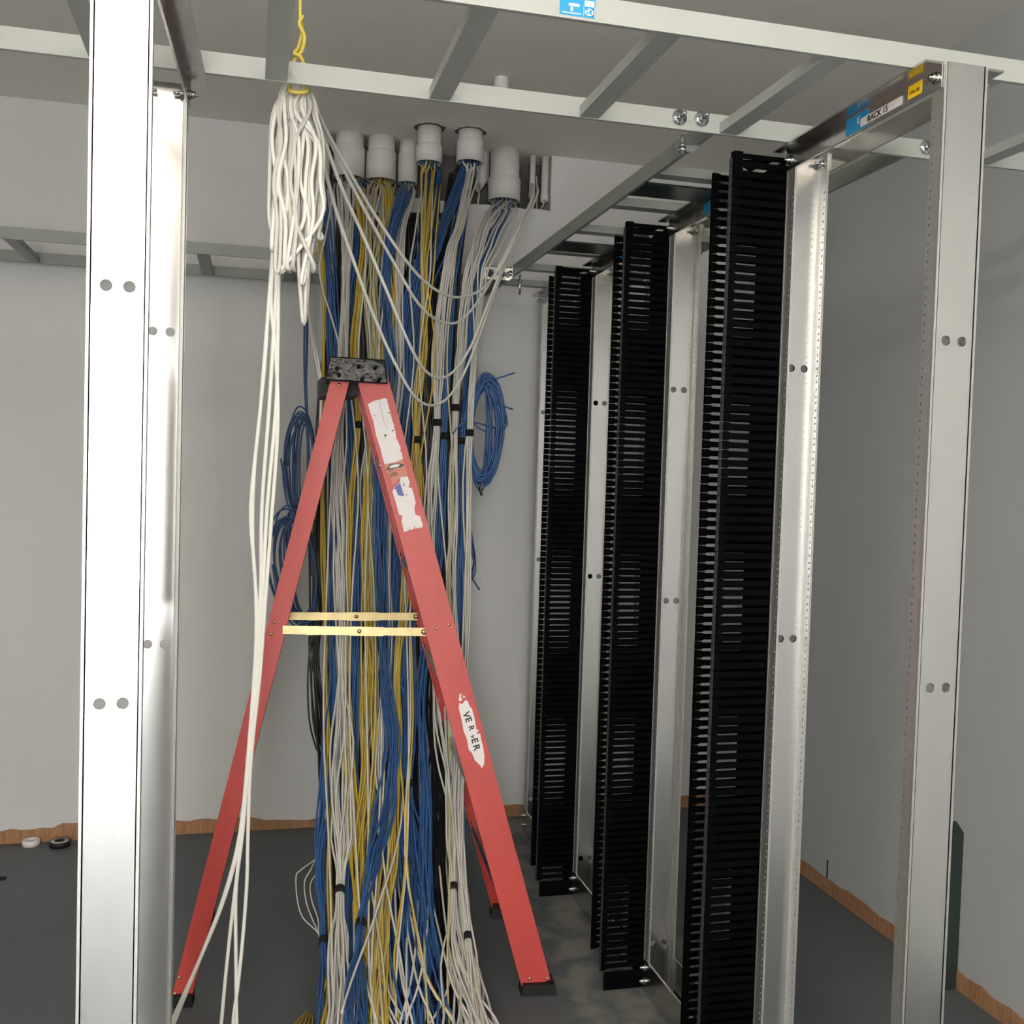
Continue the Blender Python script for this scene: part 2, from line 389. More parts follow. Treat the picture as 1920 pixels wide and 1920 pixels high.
# ------------------------------------------------------------------ vertical cable managers (finger troughs)
PITCH_F = .0197
def finger_mesh(near):
    mb = MB(); h = .0063
    x0, xh, x1 = (-.128, -.114, -.004)
    y0, y1 = (-.0015, .0025)
    # shaft with a chamfer into the wide head
    mb.poly([(x1, y0, -h), (xh+.005, y0, -h), (xh, y0, -.009), (x0, y0, -.009), (x0, y0, .009), (xh, y0, .009), (xh+.005, y0, h), (x1, y0, h)], y1-y0, (0, 1, 0))
    if near: mb.box(x0-.002, x0+.012, -.0055, .006, -.0092, .0092)
    else: mb.box(x0, x0+.004, -.004, .006, -.0092, .0092)
    return mb.mesh('cable_finger', M_black)
FN, FF = finger_mesh(True), finger_mesh(False)
FN.materials.clear(); FN.materials.append(M_blackg if False else M_black)
def make_manager(y, label, dx=0, back=.004):
    t = thing('cable_manager', label, 'cable manager', 'vertical finger cable managers in the rack row')
    xw = XRK-CW/2+.002+dx
    mb = MB(); mb.box(xw-.003, xw+back, y+.003, y+.006, .02, 2.12).box(xw-.003, xw+back, y+.1245, y+.1275, .02, 2.12)
    mb.box(xw-.003, xw, y+.003, y+.1275, .02, 2.12)
    mb.build('trough', M_black, t)
    tb = MB(); tb.box(xw-.125, xw, y+.002, y+.006, 2.112, 2.122).box(xw-.128, xw-.108, y-.004, y+.012, 2.07, 2.124)
    tb.poly([(xw-.12, y+.004, 2.106), (xw-.03, y+.004, 2.114), (xw-.03, y+.12, 2.122), (xw-.12, y+.02, 2.114)], .002, (0, 0, 1))
    tb.build('top_bracket', M_black, t)
    bb = MB(); bb.box(xw-.118, xw-.003, y+.002, y+.005, .004, .055); bb.build('bottom_plate', M_black, t)
    zs = [2.10-PITCH_F*i for i in range(104)]
    for i, z in enumerate(zs[:100]):
        o = bpy.data.objects.new('cable_finger', FN); COL.objects.link(o); o.parent = t; o.location = (xw, y+.0045, z)
    rest = MB()
    def addm(me, loc):
        L = Vector(loc); rest.add([L+v.co for v in me.vertices], [tuple(p.vertices) for p in me.polygons])
    for z in zs[100:]: addm(FN, (xw, y+.0045, z))
    for z in zs: addm(FF, (xw+.012, y+.1245, z+.004))
    tag(rest.build('cable_fingers', M_black, t), kind='stuff')
    # thin grey strip on the tip of each near finger
    g = MB()
    for z in zs: g.box(xw-.1315, xw-.1302, y-.0015, y+.0115, z-.0091, z+.0091)
    g.build('fingertip_strip', M_blackg, t)
    return t
make_manager(YS[0]+RW+.0005, 'nearest and largest black finger cable manager, just behind RACK 15')
make_manager(YS[1]+RW+.0005, 'middle of the three black finger cable managers', dx=.004)
make_manager(YS[2]+RW+.0005, 'furthest of the three black finger cable managers, nearest the back wall', back=.032)

# ------------------------------------------------------------------ overhead ladder trays
TZ, TH, TT = RH+.001, .0385, .0095
def tray_x(x0, x1, yn, yf, rungs, label, M_tray=M_tray):
    t = thing('cable_ladder_tray', label, 'cable tray', 'overhead ladder trays')
    for y in (yn, yf-TT): MB().box(x0, x1, y, y+TT, TZ, TZ+TH).build('side_rail', M_tray, t)
    for rx in rungs: MB().box(rx-.0195, rx+.0195, yn+TT, yf-TT, TZ+.001, TZ+.022).build('rung', M_tray, t)
    return t
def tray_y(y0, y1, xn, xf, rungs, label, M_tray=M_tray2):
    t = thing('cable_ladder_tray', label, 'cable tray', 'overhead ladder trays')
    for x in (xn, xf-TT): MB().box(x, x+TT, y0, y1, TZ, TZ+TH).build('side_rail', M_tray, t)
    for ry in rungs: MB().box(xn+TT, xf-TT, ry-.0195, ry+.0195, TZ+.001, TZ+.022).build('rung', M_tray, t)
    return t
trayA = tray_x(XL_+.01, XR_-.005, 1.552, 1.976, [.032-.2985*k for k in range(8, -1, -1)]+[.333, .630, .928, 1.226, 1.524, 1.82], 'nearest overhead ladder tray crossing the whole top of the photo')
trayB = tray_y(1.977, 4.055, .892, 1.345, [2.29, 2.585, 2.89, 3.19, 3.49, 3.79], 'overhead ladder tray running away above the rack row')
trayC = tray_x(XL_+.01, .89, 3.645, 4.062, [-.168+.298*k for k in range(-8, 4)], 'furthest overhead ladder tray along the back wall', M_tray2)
# near rail sticker with the square logo, upside down
railA = [c for c in bpy.data.objects if c.parent == trayA][0]
st = MB(); st.poly([(.4448, 1.552, 2.1395), (.502, 1.552, 2.1395), (.502, 1.552, 2.1705), (.4448, 1.552, 2.1705)], .0006, (0, -1, 0))
so = st.build('maker_label', M_labelb, railA); so['label'] = 'bright blue maker sticker with square white logo'
lg = MB()
def rq(x0, x1, z0, z1, y=1.5513): lg.box(x0, x1, y-.0004, y, z0, z1)
# blocky square logo
bx, bz = .4862, .0
rq(.4855, .4985, 2.1425, 2.1445); rq(.4965, .4985, 2.1425, 2.1530); rq(.4915, .4985, 2.1515, 2.1530); rq(.4855, .4872, 2.1425, 2.1500)
rq(.4905, .4920, 2.1445, 2.1540); rq(.4872, .4905, 2.1485, 2.1500); rq(.4832, .4838, 2.1405, 2.156); rq(.5005, .5011, 2.1405, 2.156)
rq(.449, .479, 2.1425, 2.1440); rq(.4620, .4660, 2.1460, 2.1520); rq(.459, .476, 2.1535, 2.158); rq(.4845, .500, 2.1560, 2.165)
lg.build('label_logo', M_label, so)
# fixings on far rail
def fixing(x, z, y, lab, ny=-1, r=.008, stud=.016):
    return tag(bolt((x, y, z), (0, ny, 0), r, 'clamp_bolt', None, washer=.0155, stud=stud), lab, 'bolt', 'clamp bolts on the ladder trays')
fixing(.820, 2.1575, 1.9655, 'left of two zinc clamp bolts on the near tray above the rack row')
fixing(.868, 2.160, 1.9655, 'right of two zinc clamp bolts on the near tray above the rack row')
fixing(1.388, 2.158, 1.9655, 'zinc clamp bolt on the near tray just left of the RACK 15 near post')
# clamp brackets between trays
def bracket(lab, xs, ys, zs, bolts):
    t = thing('clamp_bracket', lab, 'bracket', None)
    MB().box(xs[0], xs[1], ys[0]-.004, ys[0], zs[0], zs[1]).box(xs[1], xs[1]+.004, ys[1], ys[0], zs[0], zs[1]).build('plate', M_alu_s, t)
    for bx_ in bolts: bolt((bx_, ys[0]-.004, (zs[0]+zs[1])/2), (0, -1, 0), .007, 'bolt', t, washer=.014)
    bolt((xs[1], ys[1]+.03, (zs[0]+zs[1])/2), (-1, 0, 0), .008, 'bolt', t, washer=.012, stud=.01)
bracket('silver corner bracket joining the back tray and the row tray', (.794, .8855), (3.643, 3.59), (2.124, 2.167), (.815, .855))
jb = MB(); jb.cyl((.925, 3.63, 2.075), (.925, 3.63, 2.145), .004, 10).tube([(.925, 3.63, 2.117), (.925, 3.63, 2.125)], .009, 6)
tag(jb.build('hanger_bolt', M_zinc), 'zinc threaded bolt hanging under the back tray corner', 'bolt')
jb = MB(); jb.cyl((.86, 2.04, 2.11), (.86, 2.04, 2.15), .004, 10).tube([(.86, 2.04, 2.116), (.86, 2.04, 2.124)], .009, 6).box(.845, .893, 2.02, 2.06, 2.124, 2.1275)
tag(jb.build('hanger_bolt', M_zinc), 'zinc bolt and clip under the near tray where the row tray starts', 'bolt')
for ya, yb, lab in ((2.335, 2.445, 'wide dark steel plate across the row tray, nearer one'), (3.0, 3.125, 'wide dark steel plate across the row tray, further one')):
    p = MB().box(.895, 1.343, ya, yb, TZ+.0005-.006, TZ-.0005); p.box(.893, .90, ya, yb, TZ-.006, TZ-.0005)
    tag(p.build('support_plate', M_board), lab, 'tray support', 'plates under the row tray')

# ------------------------------------------------------------------ conduits
def conduit(cx, cy, r, zb, zc, ztop, label, coup=1.08, m=M_pvc):
    t = thing('conduit', label, 'conduit', 'PVC conduit stubs in the ceiling corner')
    MB().lathe([(r*.9, zc-.004), (r*.9, ztop), (r, ztop), (r, zc)], cx, cy).build('pipe', m, t)
    R = r*coup
    MB().lathe([(R*.9, zc), (R*.9, zb), (R, zb), (R, zc-.006), (r*1.01, zc)], cx, cy).build('coupling', m, t)
    return t
def cpos(u0, u1, Y=YB+.02, v=310):
    a, b = at(u0, v, Y), at(u1, v, Y); return (a.x+b.x)/2, (b.x-a.x)/2
specs = [  # u0,u1, v bottom, v coupling top, Y, label
    (572, 620, 333, 272, YB+.03, 'large dusty conduit hidden behind the white cable hank'),
    (627, 686, 331, 268, YB+.01, 'large dusty conduit just right of the white cable hank'),
    (688, 745, 336, 277, YB+.01, 'large dusty conduit second from the white hank, set in the wall'),
    (748, 786, 342, 283, YB+.03, 'narrow dusty conduit in the wall left of the first ceiling conduit'),
    (783, 833, 303, 266, 3.97, 'left conduit coming out of the ceiling in front of the wall'),
    (860, 911, 302, 256, 3.96, 'right conduit coming out of the ceiling in front of the wall'),
    (920, 980, 374, 326, YB+.01, 'large conduit at the right end with the lowest rim'),
]
CON = []
for u0, u1, vb, vc, Y, lab in specs:
    cx, R = cpos(u0, u1, Y-.05, vb); zb = at((u0+u1)/2, vb, Y-R*.5).z; zc = at((u0+u1)/2, vc, Y-R*.9).z
    conduit(cx, Y, R/1.11, zb, min(zc, HC-.03), HC, lab, 1.11); CON.append((cx, Y, R, zb))
for u0, u1, vb, lab in ((992, 1004, 372, 'thin conduit left of two at the right edge of the recess'), (1014, 1029, 377, 'thin conduit right of two at the right edge of the recess')):
    cx, R = cpos(u0, u1, YB+.03, 340); zb = at((u0+u1)/2, vb, YB+.02).z; t = thing('conduit', lab, 'conduit', 'PVC conduit stubs in the ceiling corner')
    MB().lathe([(R*.75, zb), (R*.75, HC), (R*.9, HC), (R*.9, zb+.03)], cx, YB+.03).build('pipe', M_pvc, t)
    MB().lathe([(R*.8, zb+.03), (R*.8, zb), (R, zb), (R, zb+.03), (R*.9, zb+.031)], cx, YB+.03).build('coupling', M_pvc, t)
# broken stub behind ceiling conduit
cx, R = cpos(894, 918, YB+.02, 340)
bk = MB(); nn = 20; prof = []
vs_ = []; fs_ = []
for k in range(nn):
    an = 2*math.pi*k/nn; zb = at(905, 345, YB).z+.02*math.sin(an*2.5)+.012*random.random()
    vs_ += [(cx+R*1.1*math.cos(an), YB+.05+R*math.sin(an), zb), (cx+R*1.1*math.cos(an), YB+.05+R*math.sin(an), HC)]
for k in range(nn): fs_.append((2*k, 2*((k+1) % nn), 2*((k+1) % nn)+1, 2*k+1))
bk.add(vs_, fs_, True); o = bk.build('conduit', M_pvc); tag(o, 'broken jagged conduit stub behind the right ceiling conduit', 'conduit', 'PVC conduit stubs in the ceiling corner')
md = o.modifiers.new('s', 'SOLIDIFY'); md.thickness = .004
# stub pipe further forward in ceiling
MBs = MB(); MBs.lathe([(0, 2.685), (.022, 2.685), (.025, 2.689), (.025, HC)], .782, 3.40)
tag(MBs.build('conduit', M_pvc), 'short capped conduit stub dropping from the ceiling behind the near tray', 'conduit')
# broken rims of ceiling board round the two ceiling conduits
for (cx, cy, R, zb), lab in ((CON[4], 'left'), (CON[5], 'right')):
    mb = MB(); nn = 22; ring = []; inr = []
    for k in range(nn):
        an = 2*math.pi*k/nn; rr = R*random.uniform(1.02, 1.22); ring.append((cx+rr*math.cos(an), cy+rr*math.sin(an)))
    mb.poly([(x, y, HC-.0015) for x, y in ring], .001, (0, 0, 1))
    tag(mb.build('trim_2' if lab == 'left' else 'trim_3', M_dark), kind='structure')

# ------------------------------------------------------------------ cables
def cr(pts, n):
    """Catmull-Rom through pts, n samples per span"""
    P = [pts[0]*2-pts[1]]+list(pts)+[pts[-1]*2-pts[-2]]; out = []
    for i in range(1, len(P)-2):
        for k in range(n):
            t = k/n; a, b, c, d = P[i-1], P[i], P[i+1], P[i+2]
            out.append(.5*((2*b)+(c-a)*t+(2*a-5*b+4*c-d)*t*t+(3*b-a-3*c+d)*t*t*t))
    out.append(P[-2]); return out
def Yv(v):   # how far back the trunk hangs at image height v
    T = [(240, 4.12), (300, 4.10), (380, 3.86), (440, 3.66), (485, 3.56), (560, 3.55), (700, 3.53), (900, 3.50), (1100, 3.44), (1300, 3.32), (1500, 3.12), (1650, 2.93), (1800, 2.70), (1900, 2.54), (2000, 2.40), (2150, 2.26)]
    for (a, b), (c, d) in zip(T, T[1:]):
        if v <= c: return b+(d-b)*(v-a)/(c-a)
    return T[-1][1]
def pathu(P, v):
    for a, b in zip(P, P[1:]):
        if v <= b[0]:
            t = max(0, (v-a[0])/(b[0]-a[0])); t2 = t*t*(3-2*t)*.5+t*.5
            return a[1]+(b[1]-a[1])*t2, a[2]+(b[2]-a[2])*t2
    return P[-1][1], P[-1][2]
R_C = .0032
NC = [0]
def cable(pts, m, label, group, r=R_C, n=6, name='data_cable', flat=1):
    o = MB().tube(pts, r, n, flat=flat).build(name, m); NC[0] += 1
    return tag(o, label, 'cable', group)
def bundle(col, mats, n, con, P, dY, ties, where, ysc=1.0):
    """con: conduit index or None; P: (v,u,halfwidth px)"""
    if P[-1][0] > 1900: P = P+[(2110, P[-1][1]+(P[-1][1]-770)*.25, P[-1][2]*1.5+6)]
    v0 = P[0][0]; grp = '%s cables %s' % (col, where)
    lab = '%s data cable %s' % (col, where)
    tv = [t for t in ties]
    for i in range(n):
        an = i*2.39996; ra = math.sqrt((i+.5)/n); a, b = ra*math.cos(an), ra*math.sin(an)
        ph = random.uniform(0, 6.28); am = random.uniform(.08, .6)*(2.1 if random.random() < .13 else 1); fr_ = random.uniform(.004, .011); ph2 = random.uniform(0, 6.28)
        pts = []
        if con is not None:
            cx, cy, R, zb = CON[con]; pts.append(Vector((cx+a*R*.62, cy+b*R*.62, zb+.06))); pts.append(Vector((cx+a*R*.66, cy+b*R*.66, zb-.005)))
        v = v0+(25 if con is not None else 0); end = P[-1][0]
        sw = 0
        while True:
            u, hw = pathu(P, v); k = 1
            for t in tv: k = min(k, .0+min(1, abs(v-t)/70))
            tight = 1-k
            wob = (am*math.sin(fr_*v+ph)+.25*math.sin(fr_*2.7*v+ph2))*k
            aa = a*(1-.0*tight)+wob; bb = b+.3*math.sin(fr_*v*1.3+ph2)*k
            Y = Yv(v)+dY+bb*hw*1.15/FPX*3.4*ysc
            uu = u+aa*hw*(1+.35*min(1, max(0, (v-1250)/350))*k)
            # ties squeeze the bundle
            if tight > 0:
                rr = min(hw, 2.05*math.sqrt(n)*1.0); uu = u+(aa*hw)*(1-tight)+a*rr*tight; Y = Yv(v)+dY+(bb*hw*(1-tight)+b*rr*tight)*1.15/FPX*3.4
            p = at(uu, v, Y)
            if p.z < .006: p.z = .005+.004*random.random()
            pts.append(p)
            if v >= end: break
            v = min(end, v+ (34 if tight > 0 or v < 500 else 46))
        cable(cr(pts, 2), random.choice(mats), lab, grp)
    for t in tv:
        u, hw = pathu(P, t); rr = min(hw, 2.05*math.sqrt(n))+2.2; c = at(u, t, Yv(t)+dY); rx = rr/FPX*(c.y*.97+.1)
        u2, _ = pathu(P, t+12); u1, _ = pathu(P, t-12); d = (at(u1, t-12, Yv(t-12)+dY)-at(u2, t+12, Yv(t+12)+dY)).normalized()
        tie = MB(); ring = []
        X = Vector((1, 0, 0)); X = (X-d*X.dot(d)).normalized(); Yd = d.cross(X); N_ = 20
        vs = []
        for s_, rr_ in ((-.0115, rx*.97), (-.0115, rx*1.05), (.0115, rx*1.05), (.0115, rx*.97)):
            for k in range(N_):
                an = 2*math.pi*k/N_; vs.append(c+d*s_+X*rr_*math.cos(an)+Yd*rr_*1.12*math.sin(an))
        fs = [(q*N_+k, q*N_+(k+1) % N_, ((q+1) % 4)*N_+(k+1) % N_, ((q+1) % 4)*N_+k) for q in range(4) for k in range(N_)]
        tie.add(vs, fs, True)
        hgt = 'high' if t < 1000 else ('low' if t > 1600 else 'half-way')
        tag(tie.build('cable_tie', M_tie), 'black strap tie %s on %s cables %s' % (hgt, col, where), 'cable tie', None)

W = [M_white]; BL = [M_blue, M_blue, M_dblue]; YL = [M_yel]; BK = [M_blk]
PW = [M_pyel, M_pyel, M_white, M_yel]
bundle('yellow', YL, 4, 0, [(320, 602, 6), (450, 601, 5), (560, 606, 5), (900, 604, 4), (1250, 611, 5), (1600, 618, 5), (1800, 622, 5), (1960, 600, 10)], -.01, [], 'at the left edge of the trunk')
bundle('blue', BL, 11, 0, [(320, 605, 12), (450, 616, 9), (560, 624, 9), (800, 628, 9), (1000, 625, 8), (1250, 622, 8), (1450, 612, 9), (1600, 603, 9), (1760, 606, 6), (1900, 612, 14), (1990, 620, 30)], .0, [857, 1766], 'left of the widest white bunch')
bundle('black', BK, 10, 1, [(320, 645, 14), (450, 640, 9), (560, 636, 9), (700, 606, 9), (850, 600, 9), (1000, 594, 10), (1200, 591, 10), (1400, 604, 9), (1600, 625, 9), (1950, 640, 20)], .05, [], 'straying left of the trunk behind the ladder')
bundle('white', W, 15, 1, [(320, 650, 16), (450, 650, 8), (560, 646, 7), (700, 640, 9), (900, 634, 12), (1000, 640, 13), (1150, 640, 9), (1250, 640, 8), (1400, 640, 19), (1550, 641, 14), (1670, 637, 7), (1800, 636, 12), (1900, 641, 18), (1990, 645, 40)], -.07, [1671], 'in the widest bunch of the left trunk')
bundle('blue', BL, 18, 1, [(320, 668, 14), (450, 668, 9), (560, 661, 10), (650, 648, 11), (850, 660, 9), (1000, 670, 9), (1250, 664, 9), (1500, 656, 9), (1750, 655, 9), (1950, 664, 18)], -.02, [], 'directly above the ladder cap')
bundle('yellow', YL, 8, 1, [(330, 668, 12), (450, 682, 8), (560, 673, 6), (650, 664, 6), (790, 672, 5), (950, 656, 8), (1100, 654, 7), (1236, 650, 5), (1400, 652, 8), (1600, 668, 9), (1800, 690, 10), (1980, 690, 20)], -.045, [797], 'beside the ladder cap')
bundle('white', [M_white, M_white, M_pyel], 17, 2, [(330, 714, 20), (450, 703, 15), (560, 697, 15), (700, 704, 14), (900, 690, 12), (1100, 700, 12), (1250, 697, 12), (1450, 688, 13), (1600, 684, 12), (1740, 672, 6), (1850, 690, 10), (1980, 712, 35)], -.015, [], 'in the middle of the trunk under the second wall conduit')
bundle('yellow', [M_yel, M_yel, M_pyel], 9, 2, [(330, 728, 12), (450, 728, 8), (560, 733, 6), (700, 716, 7), (900, 690, 8), (1100, 684, 8), (1250, 688, 9), (1450, 690, 10), (1600, 678, 9), (1720, 674, 7), (1850, 705, 10), (1960, 700, 16)], -.06, [], 'running down the centre of the trunk')
bundle('blue', BL, 16, 3, [(335, 765, 12), (450, 733, 9), (560, 724, 8), (700, 732, 10), (850, 712, 10), (1000, 712, 10), (1250, 718, 9), (1400, 736, 12), (1500, 725, 12), (1620, 703, 12), (1732, 676, 7), (1850, 668, 15), (1980, 668, 22)], -.1, [1733], 'slanting down to the left at the bottom')
bundle('white', W, 9, 3, [(335, 775, 10), (450, 750, 8), (560, 742, 8), (700, 748, 7), (900, 728, 8), (1100, 726, 8), (1250, 724, 8), (1450, 712, 8), (1600, 735, 8), (1750, 712, 9), (1850, 708, 12), (1980, 735, 40)], -.04, [], 'under the narrow wall conduit')
bundle('yellow', [M_yel, M_yel, M_pyel], 10, 4, [(300, 803, 14), (400, 797, 9), (480, 792, 7), (560, 797, 6), (650, 792, 9), (760, 782, 8), (825, 781, 5), (950, 786, 9), (1100, 765, 9), (1250, 744, 8), (1450, 742, 8), (1600, 730, 10), (1750, 716, 11), (1880, 706, 12), (1980, 700, 20)], -.07, [825], 'hanging from the left ceiling conduit')
bundle('blue', BL, 20, 4, [(300, 818, 10), (400, 812, 10), (480, 790, 10), (560, 768, 15), (700, 758, 15), (850, 738, 14), (1000, 740, 13), (1250, 742, 12), (1400, 745, 11), (1600, 722, 10), (1800, 735, 14), (1980, 755, 30)], -.0, [], 'spreading from the left ceiling conduit')
bundle('blue', BL, 20, 5, [(300, 876, 12), (450, 825, 10), (560, 784, 10), (700, 770, 10), (900, 752, 12), (1100, 762, 12), (1250, 764, 15), (1380, 766, 14), (1470, 766, 7), (1600, 772, 16), (1750, 777, 20), (1850, 788, 18), (1980, 800, 30)], -.035, [1471], 'in the tied bunch right of bottom centre')
bundle('black', BK, 15, 5, [(300, 860, 14), (400, 845, 14), (450, 838, 12), (560, 813, 12), (700, 803, 14), (850, 800, 14), (1100, 800, 14), (1250, 800, 15), (1400, 803, 17), (1600, 810, 18), (1750, 815, 18), (1850, 790, 26), (1980, 790, 60)], .0, [], 'in the thick black run through the trunk')
bundle('black', BK, 11, 5, [(300, 872, 14), (450, 862, 9), (560, 854, 8), (700, 848, 7), (800, 844, 7), (950, 832, 8), (1100, 828, 9), (1300, 815, 10), (1500, 820, 12), (1750, 826, 12), (1960, 840, 24)], .015, [], 'between the two white bunches at the right')
bundle('white', W, 13, 5, [(300, 888, 12), (400, 868, 9), (480, 842, 8), (560, 831, 8), (700, 822, 7), (793, 820, 6), (900, 812, 12), (1000, 806, 15), (1150, 818, 14), (1300, 832, 13), (1450, 846, 14), (1560, 849, 10), (1665, 850, 6), (1780, 852, 13), (1880, 868, 20), (1990, 885, 50)], -.08, [793, 1665], 'in the left of the right-hand white bunches')
bundle('blue', BL, 13, 5, [(300, 882, 12), (400, 870, 8), (480, 856, 7), (560, 844, 7), (700, 836, 7), (818, 833, 6), (1000, 824, 8), (1150, 810, 8), (1300, 790, 9), (1500, 800, 10), (1700, 800, 12), (1960, 815, 24)], -.05, [818], 'hanging from the right ceiling conduit')
bundle('white', W, 11, 6, [(372, 938, 16), (440, 905, 12), (500, 884, 9), (560, 870, 9), (660, 862, 9), (765, 854, 6), (900, 852, 8), (1100, 848, 9), (1250, 850, 8), (1400, 848, 10), (1600, 858, 10), (1750, 866, 12), (1880, 890, 18), (1990, 905, 40)], -.07, [765], 'in the middle of the right-hand white bunches')
bundle('blue', BL, 14, 6, [(372, 950, 18), (430, 925, 14), (500, 900, 9), (560, 888, 8), (700, 879, 8), (828, 868, 7), (1000, 864, 7), (1150, 862, 7), (1300, 864, 6), (1500, 860, 7), (1700, 864, 7), (1850, 880, 9), (1980, 900, 22)], -.045, [828], 'under the lowest conduit at the right')
bundle('white', W, 6, 6, [(372, 965, 12), (440, 930, 14), (500, 906, 9), (560, 899, 5), (650, 891, 5), (700, 886, 5), (812, 881, 5), (950, 878, 5), (1150, 876, 6), (1300, 868, 6), (1500, 862, 6), (1650, 868, 6), (1757, 877, 5), (1880, 895, 10), (1990, 915, 20)], -.1, [812, 1757], 'at the right edge of the trunk')
bundle('blue', [M_dblue], 3, None, [(430, 566, 4), (560, 575, 4), (700, 574, 4), (900, 577, 4), (1080, 585, 4)], .1, [], 'in the thin strand left of the ladder cap')

back = MB(); rb = random.Random(3)
for i in range(56):
    u0 = rb.uniform(0, 1); ph = rb.uniform(0, 6.28); pts = []
    for v in range(400, 1990, 60):
        lo_u = 640 if v < 560 else 612; hi_u = 840 if v < 620 else 862
        u = lo_u+(hi_u-lo_u)*u0+5*math.sin(v*.006+ph); pts.append(at(u, v, Yv(v)+.075+.02*math.sin(ph*3+v*.004)))
        if pts[-1].z < .01: pts[-1].z = .006
    back.tube(cr(pts, 1), .0036, 5)
tag(back.build('cable_mass', M_blk), 'dark mass of cables deep inside the trunk behind the coloured bunches', 'cables', None, 'stuff')

def free(uvY, m, label, group, r=R_C, n=4, **k):
    return cable(cr([at(u, v, Y) if Y is not None else Vector((u, v, .006)) for u, v, Y in uvY], n), m, label, group, r, **k)
# coiled blue slack, left side
def coil(edge_u, vc, ax, bx, Y, turns, side, m, label, group, count, tilt=0, ends=None, rr=.0029):
    """loops whose one side is gathered at edge_u and whose other side bulges out by up to 2*ax px"""
    rg = random.Random(int(edge_u+vc))
    for i in range(count):
        pts = []; N_ = turns*14; fac = [rg.uniform(.45, 1.08) for _ in range(turns+1)]; fy = [rg.uniform(.80, 1.06) for _ in range(turns+1)]
        oy = [rg.uniform(-12, 12) for _ in range(turns+1)]; yo = rg.uniform(-.05, .03)
        for k in range(N_+1):
            q = k/14; j = int(min(turns-1, q)); f = q-j; L = lambda a: a[j]+(a[j+1]-a[j])*f
            an = 2*math.pi*q + (0 if side > 0 else math.pi)
            x = ax*L(fac)*(1+side*math.cos(an))*side; y = bx*L(fy)*math.sin(an)+L(oy)
            uu = edge_u+x+(y*tilt)+rg.uniform(-1.2, 1.2); vv = vc+y-side*x*.12
            pts.append(at(uu, vv, Y+yo+.02*math.sin(an*.5+i)))
        if ends:
            for (u, v) in ends[i % len(ends)]: pts.append(at(u, v, Y-.03))
        cable(cr(pts, 3), m, label, group, rr)
coil(590, 878, 29, 100, 3.50, 3, -1, M_dblue, 'blue cable in the upper slack coil at the left of the trunk', 'blue cables in the upper left coil', 5)
coil(592, 1070, 44, 108, 3.46, 3, -1, M_dblue, 'blue cable in the lower slack coil at the left of the trunk', 'blue cables in the lower left coil', 6, .1)
E_ = [[(905, 712), (930, 710), (965, 699)], [(915, 740), (935, 757), (962, 768)], [(880, 790), (860, 800), (849, 813)], [(905, 880), (918, 872), (921, 888)], [(905, 895), (914, 890), (919, 884)]]
coil(884, 812, 30, 100, 3.46, 4, 1, M_blue, 'blue cable in the slack coil at the right of the trunk', 'blue cables in the right coil', 8, -.03, E_)
for i, p in enumerate([[(880, 975), (888, 1030), (891, 1070), (880, 1095)], [(878, 980), (884, 1010), (890, 1045), (885, 1080), (899, 1106)], [(876, 970), (886, 1040), (888, 1060), (876, 1100)]]):
    free([(u, v, 3.42) for u, v in p], M_dblue, 'blue cable tail curling off the right edge below the coil', 'blue cable tails at the right edge', .0029)
free([(899, 905, 3.42), (901, 918, 3.42), (903, 929, 3.42)], M_blk, 'short black cable end under the right blue coil', None, .005)
# black loops lower left
for i in range(4):
    free([(600+i*2, 1150, 3.45), (583+i*5, 1210, 3.42), (577+i*7, 1270, 3.4), (580+i*7, 1350, 3.35), (592+i*5, 1400, 3.3), (606+i*2, 1432, 3.25), (612, 1500, 3.2), (618, 1600, 3.1), (615+i*3, 1900, 2.8)], M_blk, 'black cable bowing out left of the trunk below the spreader', 'black cables bowing out at the lower left', .003)
# small pale loops by floor
for i, (a, b) in enumerate(((555, 0), (571, 8), (582, 12))):
    free([(604, 1590, 3.12), (592, 1610, 3.1), (a+8+i*3, 1632, 3.06), (a, 1645+b, 3.05), (a+3, 1690, 3.0), (a+14, 1722, 2.98), (598, 1752, 2.95), (604, 1790, 2.93)], M_white, 'thin pale cable looping out at the lower left', 'pale cables looping at the lower left', .002)
# yellow spray at the bottom left
for i in range(7):
    e = 548+i*8
    free([(616, 1730+i*22, 2.95), (606-i*.5, 1812+i*12, 2.80), (590-i, 1880+i*3, 2.8), (e+6, 1920, 2.58), (e-12, 1985, 2.45)], M_yel, 'yellow cable splaying out on the floor at the bottom left', 'yellow cables splaying at the bottom left', .0029)
# loose floor spread at the bottom
for i in range(22):
    u0 = random.uniform(640, 880); e = u0+random.uniform(-60, 110)*(1 if u0 > 740 else .4)
    m = M_grn if i == 9 else random.choice([M_white, M_white, M_blue, M_pyel, M_blk, M_yel, M_white])
    cn = {'white_cable_jacket': 'white', 'blue_cable_jacket': 'blue', 'pale_yellow_cable_jacket': 'pale yellow', 'black_cable_jacket': 'black', 'yellow_cable_jacket': 'yellow', 'green_cable_jacket': 'green'}[m.name]
    v0 = random.uniform(1480, 1560)
    free([(u0, v0, Yv(v0)+.05), (u0+random.uniform(-8, 8), v0+100, Yv(v0+100)+.02), ((u0*4+e)/5, 1760, Yv(1760)-.07), ((u0+e)/2, 1850, Yv(1850)-.1), (e, 1930, Yv(1930)-.08), (e*1.2-u0*.2, 2060, 2.3)], m, '%s cable fanning out at the foot of the trunk' % cn, '%s cables fanning at the foot' % cn)
rs = random.Random(21)
